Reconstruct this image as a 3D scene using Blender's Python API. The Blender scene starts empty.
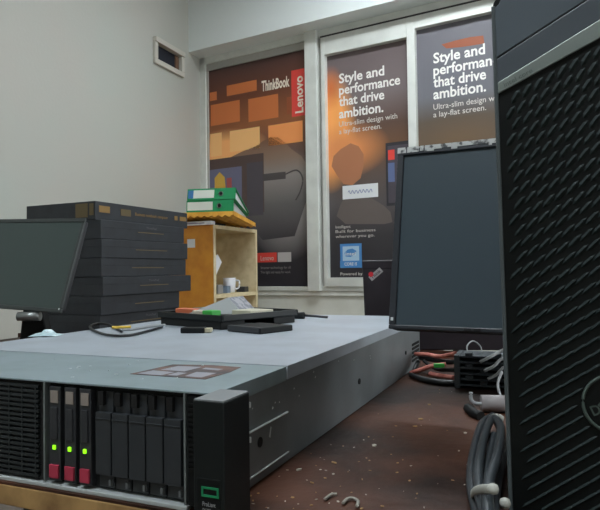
import bpy, bmesh, math, random
from mathutils import Vector, Matrix
random.seed(7)
scn = bpy.context.scene
COL = scn.collection
R = math.radians

# ------------------------------------------------------------------ camera
TABLE = 0.75
F_PX, PITCH, ROLL, CAM_H = 596.5, 0.0256, -0.01455, TABLE + 0.17537
cp, sp = math.cos(PITCH), math.sin(PITCH)
cr, sr = math.cos(ROLL), math.sin(ROLL)
cam_d = bpy.data.cameras.new('camera')
cam = bpy.data.objects.new('camera', cam_d)
COL.objects.link(cam)
cam_d.sensor_fit = 'HORIZONTAL'
cam_d.sensor_width = 36.0
cam_d.lens = F_PX / 600.0 * 36.0
cam_d.clip_start = 0.01
fwd, right0, up0 = Vector((0, cp, sp)), Vector((1, 0, 0)), Vector((0, -sp, cp))
rgt = cr * right0 + sr * up0
upv = -sr * right0 + cr * up0
M4 = Matrix((rgt, upv, -fwd)).transposed().to_4x4()
M4.translation = Vector((0, 0, CAM_H))
cam.matrix_world = M4
scn.camera = cam


def ray(px, py):
    u, v = px - 300.0, py - 255.0
    u, v = cr * u + sr * v, -sr * u + cr * v
    d = Vector((u / F_PX, cp + v / F_PX * sp, sp - v / F_PX * cp))
    return d / d.y


def at(px, py, Y):
    """point of the place seen at a photo pixel, Y metres into the room"""
    d = ray(px, py) * Y
    return Vector((d.x, d.y, d.z + CAM_H))


def onz(px, py, z):
    d = ray(px, py)
    t = (z - CAM_H) / d.z
    return Vector((d.x * t, d.y * t, z))


# ------------------------------------------------------------------ materials
MATS = {}


def mat(name, rgb, rough=0.5, metal=0.0, spec=0.5, noise=None, bump=None, emit=None, coat=0.0, scale2=None):
    """rgb in sRGB 0..255; noise=(scale, second rgb, contrast low, high); bump=(scale, strength)"""
    if name in MATS:
        return MATS[name]
    m = bpy.data.materials.new(name)
    m.use_nodes = True
    nt = m.node_tree
    b = nt.nodes['Principled BSDF']
    c = lin(rgb)
    b.inputs['Base Color'].default_value = c
    b.inputs['Roughness'].default_value = rough
    b.inputs['Metallic'].default_value = metal
    b.inputs['Specular IOR Level'].default_value = spec
    b.inputs['Coat Weight'].default_value = coat
    if noise or bump:
        tc = nt.nodes.new('ShaderNodeTexCoord')
    if noise:
        n = nt.nodes.new('ShaderNodeTexNoise')
        n.inputs['Scale'].default_value = noise[0]
        n.inputs['Detail'].default_value = 6
        nt.links.new(tc.outputs['Object'], n.inputs['Vector'])
        r = nt.nodes.new('ShaderNodeValToRGB')
        r.color_ramp.elements[0].position = noise[2]
        r.color_ramp.elements[1].position = noise[3]
        r.color_ramp.elements[0].color = c
        r.color_ramp.elements[1].color = lin(noise[1])
        nt.links.new(n.outputs['Fac'], r.inputs['Fac'])
        nt.links.new(r.outputs['Color'], b.inputs['Base Color'])
    if bump:
        n2 = nt.nodes.new('ShaderNodeTexNoise')
        n2.inputs['Scale'].default_value = bump[0]
        n2.inputs['Detail'].default_value = 4
        nt.links.new(tc.outputs['Object'], n2.inputs['Vector'])
        bp = nt.nodes.new('ShaderNodeBump')
        bp.inputs['Strength'].default_value = bump[1]
        bp.inputs['Distance'].default_value = 0.01
        nt.links.new(n2.outputs['Fac'], bp.inputs['Height'])
        nt.links.new(bp.outputs['Normal'], b.inputs['Normal'])
    if emit:
        b.inputs['Emission Color'].default_value = lin(emit[0])
        b.inputs['Emission Strength'].default_value = emit[1]
    MATS[name] = m
    return m


def lin(c):
    def g(x):
        x = x / 255.0
        return x / 12.92 if x <= 0.04045 else ((x + 0.055) / 1.055) ** 2.4
    return (g(c[0]), g(c[1]), g(c[2]), 1.0)


def print_mat(name, stops, glows, z0, z1, rough=0.35):
    """printed poster picture: vertical colour ramp + soft coloured blobs, in the poster's own metres"""
    m = bpy.data.materials.new(name)
    m.use_nodes = True
    nt = m.node_tree
    b = nt.nodes['Principled BSDF']
    b.inputs['Roughness'].default_value = rough
    b.inputs['Specular IOR Level'].default_value = 0.35
    tc = nt.nodes.new('ShaderNodeTexCoord')
    sep = nt.nodes.new('ShaderNodeSeparateXYZ')
    nt.links.new(tc.outputs['Object'], sep.inputs[0])
    mr = nt.nodes.new('ShaderNodeMapRange')
    mr.inputs['From Min'].default_value = z0
    mr.inputs['From Max'].default_value = z1
    nt.links.new(sep.outputs['Z'], mr.inputs['Value'])
    rp = nt.nodes.new('ShaderNodeValToRGB')
    el = rp.color_ramp.elements
    while len(el) < len(stops):
        el.new(0.5)
    for e, (p, c) in zip(el, stops):
        e.position = p
        e.color = lin(c)
    nt.links.new(mr.outputs[0], rp.inputs['Fac'])
    out = rp.outputs['Color']
    for (gs, gz, rs, rz, col, amt) in glows:
        mp = nt.nodes.new('ShaderNodeMapping')
        mp.vector_type = 'TEXTURE'
        mp.inputs['Location'].default_value = (gs, 0, gz)
        mp.inputs['Scale'].default_value = (rs, 1, rz)
        nt.links.new(tc.outputs['Object'], mp.inputs['Vector'])
        gr = nt.nodes.new('ShaderNodeTexGradient')
        gr.gradient_type = 'SPHERICAL'
        nt.links.new(mp.outputs[0], gr.inputs['Vector'])
        mu = nt.nodes.new('ShaderNodeMath')
        mu.operation = 'MULTIPLY'
        mu.use_clamp = True
        mu.inputs[1].default_value = amt
        nt.links.new(gr.outputs['Fac'], mu.inputs[0])
        mx = nt.nodes.new('ShaderNodeMix')
        mx.data_type = 'RGBA'
        nt.links.new(mu.outputs[0], mx.inputs[0])
        nt.links.new(out, mx.inputs[6])
        mx.inputs[7].default_value = lin(col)
        out = mx.outputs[2]
    nt.links.new(out, b.inputs['Base Color'])
    return m


# ------------------------------------------------------------------ mesh builder
class MB:
    def __init__(self):
        self.bm = bmesh.new()

    def poly(self, pts, mi=0):
        f = self.bm.faces.new([self.bm.verts.new(p) for p in pts])
        f.material_index = mi
        return f

    def box(self, x0, x1, y0, y1, z0, z1, mi=0, mtx=None):
        P = [Vector((x, y, z)) for z in (z0, z1) for y in (y0, y1) for x in (x0, x1)]
        if mtx is not None:
            P = [mtx @ p for p in P]
        v = [self.bm.verts.new(p) for p in P]
        for q in ((0, 2, 3, 1), (4, 5, 7, 6), (0, 1, 5, 4), (2, 6, 7, 3), (0, 4, 6, 2), (1, 3, 7, 5)):
            self.bm.faces.new([v[i] for i in q]).material_index = mi
        return self

    def prism(self, pts, ext, mi=0):
        """closed prism: polygon pts extruded by vector ext"""
        ext = Vector(ext)
        a = [self.bm.verts.new(Vector(p)) for p in pts]
        b = [self.bm.verts.new(Vector(p) + ext) for p in pts]
        n = len(a)
        fs = [self.bm.faces.new(a), self.bm.faces.new(b[::-1])]
        for i in range(n):
            fs.append(self.bm.faces.new((a[i], b[i], b[(i + 1) % n], a[(i + 1) % n])))
        for f in fs:
            f.material_index = mi
        return self

    def cyl(self, p0, p1, r, n=16, mi=0, r1=None):
        p0, p1 = Vector(p0), Vector(p1)
        d = (p1 - p0).normalized()
        u = d.orthogonal().normalized()
        w = d.cross(u)
        r1 = r if r1 is None else r1
        A = [self.bm.verts.new(p0 + r * (math.cos(t) * u + math.sin(t) * w)) for t in [2 * math.pi * i / n for i in range(n)]]
        B = [self.bm.verts.new(p1 + r1 * (math.cos(t) * u + math.sin(t) * w)) for t in [2 * math.pi * i / n for i in range(n)]]
        self.bm.faces.new(A[::-1]).material_index = mi
        self.bm.faces.new(B).material_index = mi
        for i in range(n):
            f = self.bm.faces.new((A[i], A[(i + 1) % n], B[(i + 1) % n], B[i]))
            f.material_index = mi
            f.smooth = True
        return self

    def lathe(self, c, prof, n=24, mi=0):
        c = Vector(c)
        rings = []
        for (r, z) in prof:
            rings.append([self.bm.verts.new(c + Vector((r * math.cos(2 * math.pi * i / n), r * math.sin(2 * math.pi * i / n), z))) for i in range(n)])
        for a, b in zip(rings, rings[1:]):
            for i in range(n):
                f = self.bm.faces.new((a[i], a[(i + 1) % n], b[(i + 1) % n], b[i]))
                f.smooth = True
                f.material_index = mi
        self.bm.faces.new(rings[0][::-1]).material_index = mi
        self.bm.faces.new(rings[-1]).material_index = mi
        return self

    def tube(self, pts, r, n=8, sub=6, mi=0, flat=None, closed=False):
        """smooth tube through pts; flat=(half width, half height) makes a ribbon"""
        P = [Vector(p) for p in pts]
        path = []
        m = len(P)
        rng = range(m if closed else m - 1)
        for i in rng:
            p0 = P[(i - 1) % m] if (closed or i > 0) else P[0]
            p1, p2 = P[i], P[(i + 1) % m]
            p3 = P[(i + 2) % m] if (closed or i + 2 < m) else P[-1]
            for k in range(sub):
                t = k / sub
                path.append(0.5 * ((2 * p1) + (p2 - p0) * t + (2 * p0 - 5 * p1 + 4 * p2 - p3) * t * t + (3 * p1 - p0 - 3 * p2 + p3) * t ** 3))
        if not closed:
            path.append(P[-1])
        rings = []
        L = len(path)
        for i, p in enumerate(path):
            a = path[(i - 1) % L] if (closed or i > 0) else p
            b = path[(i + 1) % L] if (closed or i < L - 1) else p
            d = (b - a).normalized()
            u = d.cross(Vector((0, 0, 1)))
            if u.length < 0.05:
                u = d.cross(Vector((1, 0, 0)))
            u.normalize()
            w = u.cross(d).normalized()
            ru, rw = flat if flat else (r, r)
            rings.append([self.bm.verts.new(p + ru * math.cos(2 * math.pi * j / n) * u + rw * math.sin(2 * math.pi * j / n) * w) for j in range(n)])
        pairs = list(zip(rings, rings[1:])) + ([(rings[-1], rings[0])] if closed else [])
        for a, b in pairs:
            for j in range(n):
                f = self.bm.faces.new((a[j], a[(j + 1) % n], b[(j + 1) % n], b[j]))
                f.smooth = True
                f.material_index = mi
        if not closed:
            self.bm.faces.new(rings[0][::-1]).material_index = mi
            self.bm.faces.new(rings[-1]).material_index = mi
        return self

    def text(self, s, org, ux, uz, width, height=None, bold=0.0, mi=0, align='L'):
        """flat lettering: org lower-left, ux reading direction, uz letter-up; stretched to width x height"""
        cu = bpy.data.curves.new('lettering', 'FONT')
        cu.body = s
        cu.size = 1.0
        cu.offset = bold
        cu.resolution_u = 3
        o = bpy.data.objects.new('lettering_source', cu)
        COL.objects.link(o)
        dg = bpy.context.evaluated_depsgraph_get()
        me = bpy.data.meshes.new_from_object(o.evaluated_get(dg))
        bpy.data.objects.remove(o)
        bpy.data.curves.remove(cu)
        xs = [v.co.x for v in me.vertices]
        ys = [v.co.y for v in me.vertices]
        x0, x1 = min(xs), max(xs)
        sx = width / (x1 - x0)
        sy = sx if height is None else height / 0.73
        org, ux, uz = Vector(org), Vector(ux), Vector(uz)
        vs = [self.bm.verts.new(org + ux * (v.co.x - x0) * sx + uz * v.co.y * sy) for v in me.vertices]
        for p in me.polygons:
            try:
                self.bm.faces.new([vs[i] for i in p.vertices]).material_index = mi
            except ValueError:
                pass
        bpy.data.meshes.remove(me)
        return self

    def build(self, name, mats, parent=None, bev=0.0, seg=2, fix=True):
        if fix:
            bmesh.ops.recalc_face_normals(self.bm, faces=self.bm.faces[:])
        me = bpy.data.meshes.new(name)
        self.bm.to_mesh(me)
        self.bm.free()
        for m in (mats if isinstance(mats, (list, tuple)) else [mats]):
            me.materials.append(m)
        o = bpy.data.objects.new(name, me)
        COL.objects.link(o)
        if parent is not None:
            o.parent = parent
        if bev > 0:
            md = o.modifiers.new('bevel', 'BEVEL')
            md.width = bev
            md.segments = seg
            md.limit_method = 'ANGLE'
            md.angle_limit = R(40)
        return o


def tag(o, label, cat, group=None, kind=None):
    o['label'] = label
    o['category'] = cat
    if group:
        o['group'] = group
    if kind:
        o['kind'] = kind
    return o


def thing(name, label, cat, loc=(0, 0, 0), rz=0.0, group=None):
    o = bpy.data.objects.new(name, None)
    o.empty_display_size = 0.05
    COL.objects.link(o)
    o.location = loc
    o.rotation_euler = (0, 0, rz)
    return tag(o, label, cat, group)


def struct(o):
    o['kind'] = 'structure'
    return o


def frame_xf(o, org, ex, ey):
    """give an empty an arbitrary orthonormal frame"""
    ex = Vector(ex).normalized()
    ey = (Vector(ey) - ex * Vector(ey).dot(ex)).normalized()
    ez = ex.cross(ey)
    m = Matrix((ex, ey, ez)).transposed().to_4x4()
    m.translation = Vector(org)
    o.matrix_world = m
    return m


# ------------------------------------------------------------------ palette
wall_m = mat('painted_wall', (202, 203, 194), 0.75, noise=(1.2, (200, 194, 186), 0.35, 0.7), bump=(60, 0.08))
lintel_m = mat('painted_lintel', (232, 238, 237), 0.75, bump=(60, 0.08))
ceil_m = mat('ceiling_paint', (225, 225, 222), 0.8)
floor_m = mat('floor_tiles', (120, 110, 100), 0.5, noise=(3, (105, 95, 88), 0.4, 0.6))
alu_m = mat('aluminium', (224, 226, 220), 0.45, 0.1, noise=(9, (212, 214, 208), 0.4, 0.65))
alud_m = mat('dark_gasket', (52, 50, 50), 0.6)
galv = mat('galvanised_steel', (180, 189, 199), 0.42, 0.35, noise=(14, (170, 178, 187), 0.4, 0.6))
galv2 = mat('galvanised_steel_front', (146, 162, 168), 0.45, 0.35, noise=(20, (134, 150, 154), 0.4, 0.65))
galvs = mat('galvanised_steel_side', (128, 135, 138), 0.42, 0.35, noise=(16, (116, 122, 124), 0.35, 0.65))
brightsteel = mat('bright_steel', (205, 212, 212), 0.35, 0.4)
blackp = mat('black_plastic', (17, 23, 24), 0.45, spec=.35)
blackm = mat('matte_black_plastic', (10, 13, 14), 0.6, spec=.3)
darkgrey = mat('dark_grey_plastic', (46, 48, 52), 0.45)
hole_m = mat('dark_hole', (6, 6, 7), 0.8)
white_m = mat('white_print', (238, 236, 230), 0.6)
paper_m = mat('white_paper', (228, 230, 232), 0.7)
red_m = mat('red_print', (226, 70, 60), 0.5)

# ------------------------------------------------------------------ the room
WY = R(29.9)
DW = Vector((math.cos(WY), -math.sin(WY), 0))          # along the window wall, to the right
NW = Vector((math.sin(WY), math.cos(WY), 0))           # out through the window
DL = Vector((0.38, 0.925, 0)).normalized()             # along the left wall, away
P258 = ray(258, 200) * 4.3
W0 = None
# window plane passes P258; its left end is seen at x = 202
d202 = ray(202, 170)
t = NW.dot(Vector((P258.x, P258.y, 0))) / NW.dot(Vector((d202.x, d202.y, 0)))
W0 = Vector((d202.x * t, d202.y * t, 0))
LINT = 0.17                                            # how far the wall above the window stands proud


def onwall(px, py, off=0.0):
    """pixel -> (s, z) on the window plane (off metres in front of it)"""
    d = ray(px, py)
    tt = (NW.dot(W0) - off) / NW.dot(Vector((d.x, d.y, 0)))
    p = Vector((d.x * tt, d.y * tt, CAM_H + d.z * tt))
    return (p - W0).dot(DW), p.z


wrot = -WY
ROOM_H = 3.25
S_END = 5.2


def wallobj(mb, name, mats, parent=None, bev=0.0):
    o = mb.build(name, mats, parent, bev)
    if parent is None:
        o.location = W0
        o.rotation_euler = (0, 0, wrot)
    return o


s1L, zt1 = onwall(208, 69.5)
s1R, _ = onwall(307.5, 170)
_, zb1 = onwall(277, 288.5)
s2L, _ = onwall(328, 160)
s2R, _ = onwall(409, 90)
_, zb2 = onwall(345, 277.5)
_, zt2a = onwall(328, 54.7)
_, zt2b = onwall(408, 40)
zt2 = (zt2a + zt2b) / 2
s3L, _ = onwall(417, 90)
_, zt3a = onwall(416, 30)
_, zt3b = onwall(494, 12.7)
zt3 = (zt3a + zt3b) / 2
zt1 = (zt1 + onwall(306, 50.4)[1]) / 2
s3R = s3L + (s2R - s2L)
s4L = s3R + 0.11
s4R = s4L + (s2R - s2L)
ZSILL = onwall(340, 291)[1]
ZTOP = max(zt1, zt2, zt3) + 0.10

# floor, ceiling and hidden walls of the room
flo = MB().box(-6, 5, -3, 7.5, -0.1, 0.0).build('floor', floor_m)
struct(flo)
cei = MB().box(-6, 5, -3, 7.5, ROOM_H, ROOM_H + 0.1).build('ceiling', ceil_m)
struct(cei)

# left wall with the real opening for the vent
C0 = W0 - 0.0 * DL
mbl = MB()
lrot = math.atan2(DL.y, DL.x)


def onleft(px, py):
    d = ray(px, py)
    n = Vector((DL.y, -DL.x, 0))
    tt = n.dot(C0) / n.dot(Vector((d.x, d.y, 0)))
    p = Vector((d.x * tt, d.y * tt, CAM_H + d.z * tt))
    return (p - C0).dot(DL), p.z


u0, vz1 = onleft(155.8, 43.5)
u1, _ = onleft(179.5, 62)
_, vzb = onleft(156, 59.5)
vz1 = (vz1 + onleft(179, 56)[1]) / 2
vz0 = (vzb + onleft(178, 71)[1]) / 2
TH = 0.06
ua, ub = -8.0, 0.35
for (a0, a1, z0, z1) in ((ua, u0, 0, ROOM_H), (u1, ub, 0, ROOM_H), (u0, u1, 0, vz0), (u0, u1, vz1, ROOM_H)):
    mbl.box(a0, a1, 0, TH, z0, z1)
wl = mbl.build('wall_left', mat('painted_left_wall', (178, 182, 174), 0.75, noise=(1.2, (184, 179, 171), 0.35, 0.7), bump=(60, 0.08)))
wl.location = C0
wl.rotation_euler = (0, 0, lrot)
struct(wl)
rec = MB().box(u0 + .0005, u1 - .0005, .012, TH + .01, vz0 + .0005, vz1 - .0005).build('vent_back_panel', mat('vent_dark', (22, 27, 38), 0.7), wl)
vf = MB()
fw = 0.035
vf.box(u0 - fw, u1 + fw, -0.03, 0.0, vz1, vz1 + fw)
vf.box(u0 - fw, u1 + fw, -0.022, 0.0, vz0 - fw, vz0)
vf.box(u0 - fw, u0, -0.022, 0.0, vz0, vz1)
vf.box(u1, u1 + fw, -0.022, 0.0, vz0, vz1)
vfo = vf.build('vent_frame', mat('vent_frame_paint', (196, 192, 182), 0.7), None, 0.004)
vfo.location = C0
vfo.rotation_euler = (0, 0, lrot)
tag(vfo, 'small rectangular vent opening with raised painted frame high on the left wall', 'vent')
vr = MB().box(u1 - 0.045, u1 - .002, 0.004, 0.0115, vz0 + .004, vz1 - .004).build('vent_shutter', mat('vent_wood', (104, 78, 60), 0.7), vfo)

# window wall: part below the window, part above (standing proud), part right of it
mb = MB()
mb.box(-0.6, S_END, 0.0, 0.2, 0.0, ZSILL - 0.035)
mb.box(-0.6, S_END, 0.06, 0.2, ZTOP + 0.0, ROOM_H)
wb = wallobj(mb, 'wall_back', mat('painted_lower_wall', (226, 227, 218), .75, noise=(5, (214, 214, 204), .4, .65)))
struct(wb)
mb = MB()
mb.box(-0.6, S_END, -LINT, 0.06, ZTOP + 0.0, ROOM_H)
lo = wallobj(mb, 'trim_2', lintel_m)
struct(lo)
# window board
mb = MB().box(0.0, S_END, -0.012, 0.06, ZSILL - 0.035, ZSILL)
wsill = wallobj(mb, 'trim_1', mat('sill_paint', (236, 237, 231), 0.6, noise=(7, (218, 220, 212), 0.45, 0.7)), None, 0.006)
struct(wsill)
# other walls
# right wall with an assumed window opening, lit by an added area light (outside the frame)
WRX, WY0, WY1, WZ0, WZ1 = 3.2, -1.2, 1.9, 0.95, 2.45
c = MB()
c.box(WRX, WRX + .2, -3, WY0, 0, ROOM_H).box(WRX, WRX + .2, WY1, 7.5, 0, ROOM_H).box(WRX, WRX + .2, WY0, WY1, 0, WZ0).box(WRX, WRX + .2, WY0, WY1, WZ1, ROOM_H)
struct(c.build('wall_right', wall_m))
c = MB()
for yy in (WY0, (WY0 + WY1) / 2 - .025, WY1 - .05):
    c.box(WRX + .06, WRX + .12, yy, yy + .05, WZ0, WZ1)
c.box(WRX + .06, WRX + .12, WY0, WY1, WZ0, WZ0 + .05).box(WRX + .06, WRX + .12, WY0, WY1, WZ1 - .05, WZ1)
struct(c.build('assumed_window', alu_m))  # frame of the assumed window, added out of view
ld_ = bpy.data.lights.new('assumed_daylight', 'AREA')  # area light added outside the assumed opening
ld_.shape = 'RECTANGLE'
ld_.size, ld_.size_y = WY1 - WY0, WZ1 - WZ0
ld_.energy = 70
ld_.color = (.93, .98, 1.0)
lo_ = bpy.data.objects.new('assumed_daylight', ld_)
COL.objects.link(lo_)
lo_.location = (WRX + .3, (WY0 + WY1) / 2, (WZ0 + WZ1) / 2)
lo_.rotation_euler = (0, R(90), 0)
lo_.rotation_euler = Vector((1, 0, 0)).to_track_quat('Z', 'Y').to_euler()
struct(MB().box(-6, 4.4, -3.1, -2.9, 0, ROOM_H).build('wall_front', wall_m))

# window frame: outer frame, posts, sashes, panes, all one window
win = MB()
FD = 0.05
win.box(-0.02, S_END, -0.02, FD, ZTOP - 0.05, ZTOP)
win.box(-0.02, S_END, -0.02, FD, ZSILL, ZSILL + 0.03)
win.box(-0.02, s1L - 0.012, -0.02, FD, ZSILL, ZTOP)
pA, pB = s1R + 0.012, onwall(321, 170)[0]
win.box(pA, pB, -0.045, FD, ZSILL, ZTOP)
win.box(s4R + 0.05, s4R + .12, -0.02, FD, ZSILL, ZTOP)
wino = wallobj(win, 'window_1', alu_m, None, 0.003)
struct(wino)
sash = MB()


def sash_box(sl, sr2, zb, zt, st=0.045):
    sash.box(sl - st, sl, -0.03, FD - .01, ZSILL + .03, ZTOP - .05)
    sash.box(sr2, sr2 + st, -0.03, FD - .01, ZSILL + .03, ZTOP - .05)
    sash.box(sl, sr2, -0.03, FD - .01, ZSILL + .03, zb)
    sash.box(sl, sr2, -0.03, FD - .01, zt, ZTOP - .05)


for (nm, sl, srr, zb, zt) in (('left', s2L, s2R, zb2, zt2), ('right', s3L + 0.0, s3R, zb2, zt3), ('far', s4L, s4R, zb2, zt3)):
    sash = MB()
    sash_box(sl, srr, zb, zt, 0.028)
    sash.build('sash', alu_m, wino, 0.002)
gk = MB()
gk.box(s1L - .012, s1L, -0.005, FD, ZSILL + .03, ZTOP - .05)
gk.box(s1R, s1R + .012, -0.005, FD, ZSILL + .03, ZTOP - .05)
gk.box(s1L, s1R, -0.005, FD, ZSILL + .03, zb1)
gk.box(s1L, s1R, -0.005, FD, zt1, ZTOP - .05)
gk.box(pB, s2L - .028, 0.0, FD, ZSILL + .03, ZTOP - .05)
gk.build('glazing_bead', mat('weathered_aluminium', (176, 174, 168), 0.5, 0.1), wino)
MB().box(s2L - .03, S_END - .4, -0.0305, .0, ZTOP - .062, ZTOP - .0505).build('glazing_gap', alud_m, wino)  # dark gasket strip between frame and sash
glass = mat('dark_window_glass', (40, 44, 48), 0.08)
for (sl, srr, zb, zt) in ((s1L, s1R, zb1, zt1), (s2L, s2R, zb2, zt2), (s3L, s3R, zb2, zt3), (s4L, s4R, zb2, zt3)):
    MB().box(sl, srr, 0.012, 0.018, zb, zt).build('pane', glass, wino)

# ------------------------------------------------------------------ posters on the panes
EX, EZ = Vector((1, 0, 0)), Vector((0, 0, 1))
orange_a = mat('print_orange', (206, 116, 62), 0.45)  # print oranges, brightened to include reflections painted into the blocks
orange_b = mat('print_bright_orange', (252, 160, 92), 0.45)
orange_c = mat('print_rust', (150, 78, 44), 0.45)
orange_d = mat('print_pale_orange', (255, 196, 128), 0.45)
pgrey = mat('print_grey', (112, 100, 98), 0.45)
pdark = mat('print_charcoal', (50, 48, 54), 0.45)
pblue = mat('print_blue', (96, 110, 150), 0.45)
pyel = mat('print_yellow', (214, 170, 70), 0.45)
badge = mat('print_badge_blue', (74, 138, 200), 0.45)
skin = mat('print_warm_grey', (178, 118, 84), 0.45)
ptext = mat('print_soft_white', (216, 210, 202), 0.5)
pfaint = mat('print_faint_white', (150, 146, 144), 0.5)


def rect_px(mb, x0, y0, x1, y1, y=-0.0006, mi=0):
    """printed rectangle, pixel box -> poster metres (box slants with the wall)"""
    a, zt_ = onwall(x0, y0)
    b, _ = onwall(x1, y0)
    _, zb_ = onwall(x0, y1)
    mb.poly([(a, y, zb_), (b, y, zb_), (b, y, zt_), (a, y, zt_)], mi)


def blob_px(mb, pts, y=-0.0006, mi=0):
    mb.poly([(onwall(px, py)[0], y, onwall(px, py)[1]) for px, py in pts], mi)


def text_px(mb, s, x0, ybase, x1, hpx, y=-0.0009, bold=0.012, mi=0):
    a, zb_ = onwall(x0, ybase)
    _, zt_ = onwall(x0, ybase - hpx)
    b, _ = onwall(x1, ybase)
    mb.text(s, (a, y, zb_), EX, EZ, b - a, zt_ - zb_, bold, mi)


def poster(name, label, sl, sr2, zb, zt, m):
    p = MB().box(sl, sr2, 0.0, 0.0012, zb, zt).build(name, m)
    p.location = W0 + NW * 0.0095
    p.rotation_euler = (0, 0, wrot)
    return tag(p, label, 'poster', 'laptop advert posters on the window')


def wz(px, py):
    return onwall(px, py)


H1 = zt1 - zb1
m1 = print_mat('poster_print_orange', [(0.0, (50, 48, 54)), (0.30, (56, 53, 57)), (0.46, (84, 74, 74)), (0.60, (112, 84, 72)), (0.72, (150, 92, 58)), (0.86, (112, 66, 48)), (1.0, (84, 60, 56))],
               [(wz(222, 150)[0], wz(222, 150)[1], .42, .16, (255, 182, 116), 1.7), (wz(285, 205)[0], wz(285, 205)[1], .34, .40, (158, 152, 150), 1.5)], zb1, zt1)  # pale grey glow paints a reflection into the print's middle
po1 = poster('advert_poster', 'tall poster with orange brick-like blocks and a red tab in the left window pane', s1L, s1R, zb1, zt1, m1)
pp = MB()
for r_, mi in (((209, 92.5, 216, 101), 0), ((226, 85.5, 256, 96), 0), ((210, 105, 239, 126), 0), ((247.5, 99, 277.5, 122), 0), ((286, 97, 291, 114), 2),
               ((209.5, 134, 221, 157), 3), ((229, 131, 259, 152), 3), ((267.5, 125.5, 302, 146), 1)):
    rect_px(pp, *r_, mi=mi)
pp.build('printed_blocks', [orange_a, orange_b, orange_c, orange_d], po1, fix=False)
pp = MB()
blob_px(pp, [(209, 164), (228, 158), (240, 152), (255, 146), (262, 141), (270, 137), (277, 137), (284, 142), (291, 149), (301, 156), (306, 164), (306, 200), (294, 236), (262, 240), (240, 214), (209, 212)], mi=0)
pp.build('printed_figure', print_mat('print_figure_haze', [(0.0, (66, 62, 66)), (0.35, (104, 100, 100)), (0.62, (146, 138, 134)), (0.8, (140, 116, 100)), (1.0, (128, 88, 66))], [], wz(280, 240)[1], wz(275, 137)[1]), po1, fix=False)
pp = MB()
rect_px(pp, 207.5, 160, 263, 216, y=-0.0009, mi=0)
rect_px(pp, 208.5, 170, 241, 216, y=-0.0012, mi=1)
rect_px(pp, 246, 163, 262, 216, y=-0.0012, mi=2)
blob_px(pp, [(214, 188), (214, 178), (219, 172), (224, 177), (225, 188)], y=-0.0015, mi=3)
rect_px(pp, 226, 178, 231, 190, y=-0.0015, mi=4)
pp.build('printed_screen', [mat('print_dim_brown', (86, 68, 64), .45), mat('print_dull_blue', (108, 108, 134), .45), mat('print_slate', (78, 72, 80), .45), pyel, mat('print_dull_red', (170, 84, 84), .45)], po1, fix=False)
pp = MB()
rect_px(pp, 262, 174, 285, 181, y=-.0012, mi=0)
pp.tube([(wz(px, py)[0], -.001, wz(px, py)[1]) for px, py in ((285, 174), (296, 170), (302, 178), (300, 190), (295, 200))], .006, n=6, flat=(.0006, .006))
pp.build('printed_glasses', mat('print_dim_grey', (76, 70, 70), .45), po1, fix=False)
pp = MB()
rect_px(pp, 290.5, 70.5, 305, 117)
pp.build('red_tab', red_m, po1, fix=False)
pp = MB()
a0, z0_ = wz(302.5, 112)
pp.text('Lenovo', (a0, -.0010, z0_), EZ, -EX, wz(302, 75)[1] - z0_, a0 - wz(294, 90)[0], 0.026)
pp.build('tab_lettering', mat('print_cream', (246, 232, 214), .5), po1, fix=False)
pp = MB()
text_px(pp, 'ThinkBook', 261, 91, 289, 10.5, bold=.03)
pp.build('heading_lettering', MATS['print_cream'], po1, fix=False)
pp = MB()
rect_px(pp, 256, 253, 276, 262.5, mi=0)
rect_px(pp, 277, 252.5, 290.5, 262, mi=1)
pp.build('red_and_white_labels', [red_m, mat('print_silver', (196, 190, 188), .5)], po1, fix=False)
for (tx, xa, yb_, xb, hh, mm) in (('Lenovo', 260, 260.5, 273, 5, ptext), ('Smarter technology for all', 260, 269, 290, 2.6, pfaint), ('Thin light and ready for work', 260, 273.5, 290, 2.6, pfaint)):
    pp = MB()
    text_px(pp, tx, xa, yb_, xb, hh, bold=0.0)
    pp.build('small_lettering', mm, po1, fix=False)

m2 = print_mat('poster_print_glow', [(0.0, (48, 46, 50)), (0.18, (62, 59, 62)), (0.33, (92, 86, 86)), (0.45, (98, 84, 78)), (0.56, (116, 84, 62)), (0.66, (98, 76, 66)), (0.8, (122, 110, 110)), (1.0, (112, 100, 100))],
               [(wz(330, 132)[0], wz(330, 132)[1], .20, .42, (255, 172, 96), 2.2), (wz(342, 150)[0], wz(342, 150)[1], .34, .20, (232, 150, 92), 1.4),
                (wz(330, 88)[0], wz(330, 88)[1], .10, .16, (206, 110, 60), 1.0)], zb2, zt2)
po2 = poster('advert_poster', 'dark poster with orange glow and a taped white note in the middle window pane', s2L, s2R, zb2, zt2, m2)


def slogan(x0, bases, ends, hp, sub, par, wm):
    for s, yb, xe in zip(('Style and', 'performance', 'that drive', 'ambition.'), bases, ends):
        mbt = MB()
        text_px(mbt, s, x0, yb, xe, hp, bold=.022)
        mbt.build('slogan_line', wm, par, fix=False)
    for s, yb, xe in sub:
        mbt = MB()
        text_px(mbt, s, x0, yb, xe, hp * .55, bold=.004)
        mbt.build('small_lettering', ptext, par, fix=False)


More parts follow.
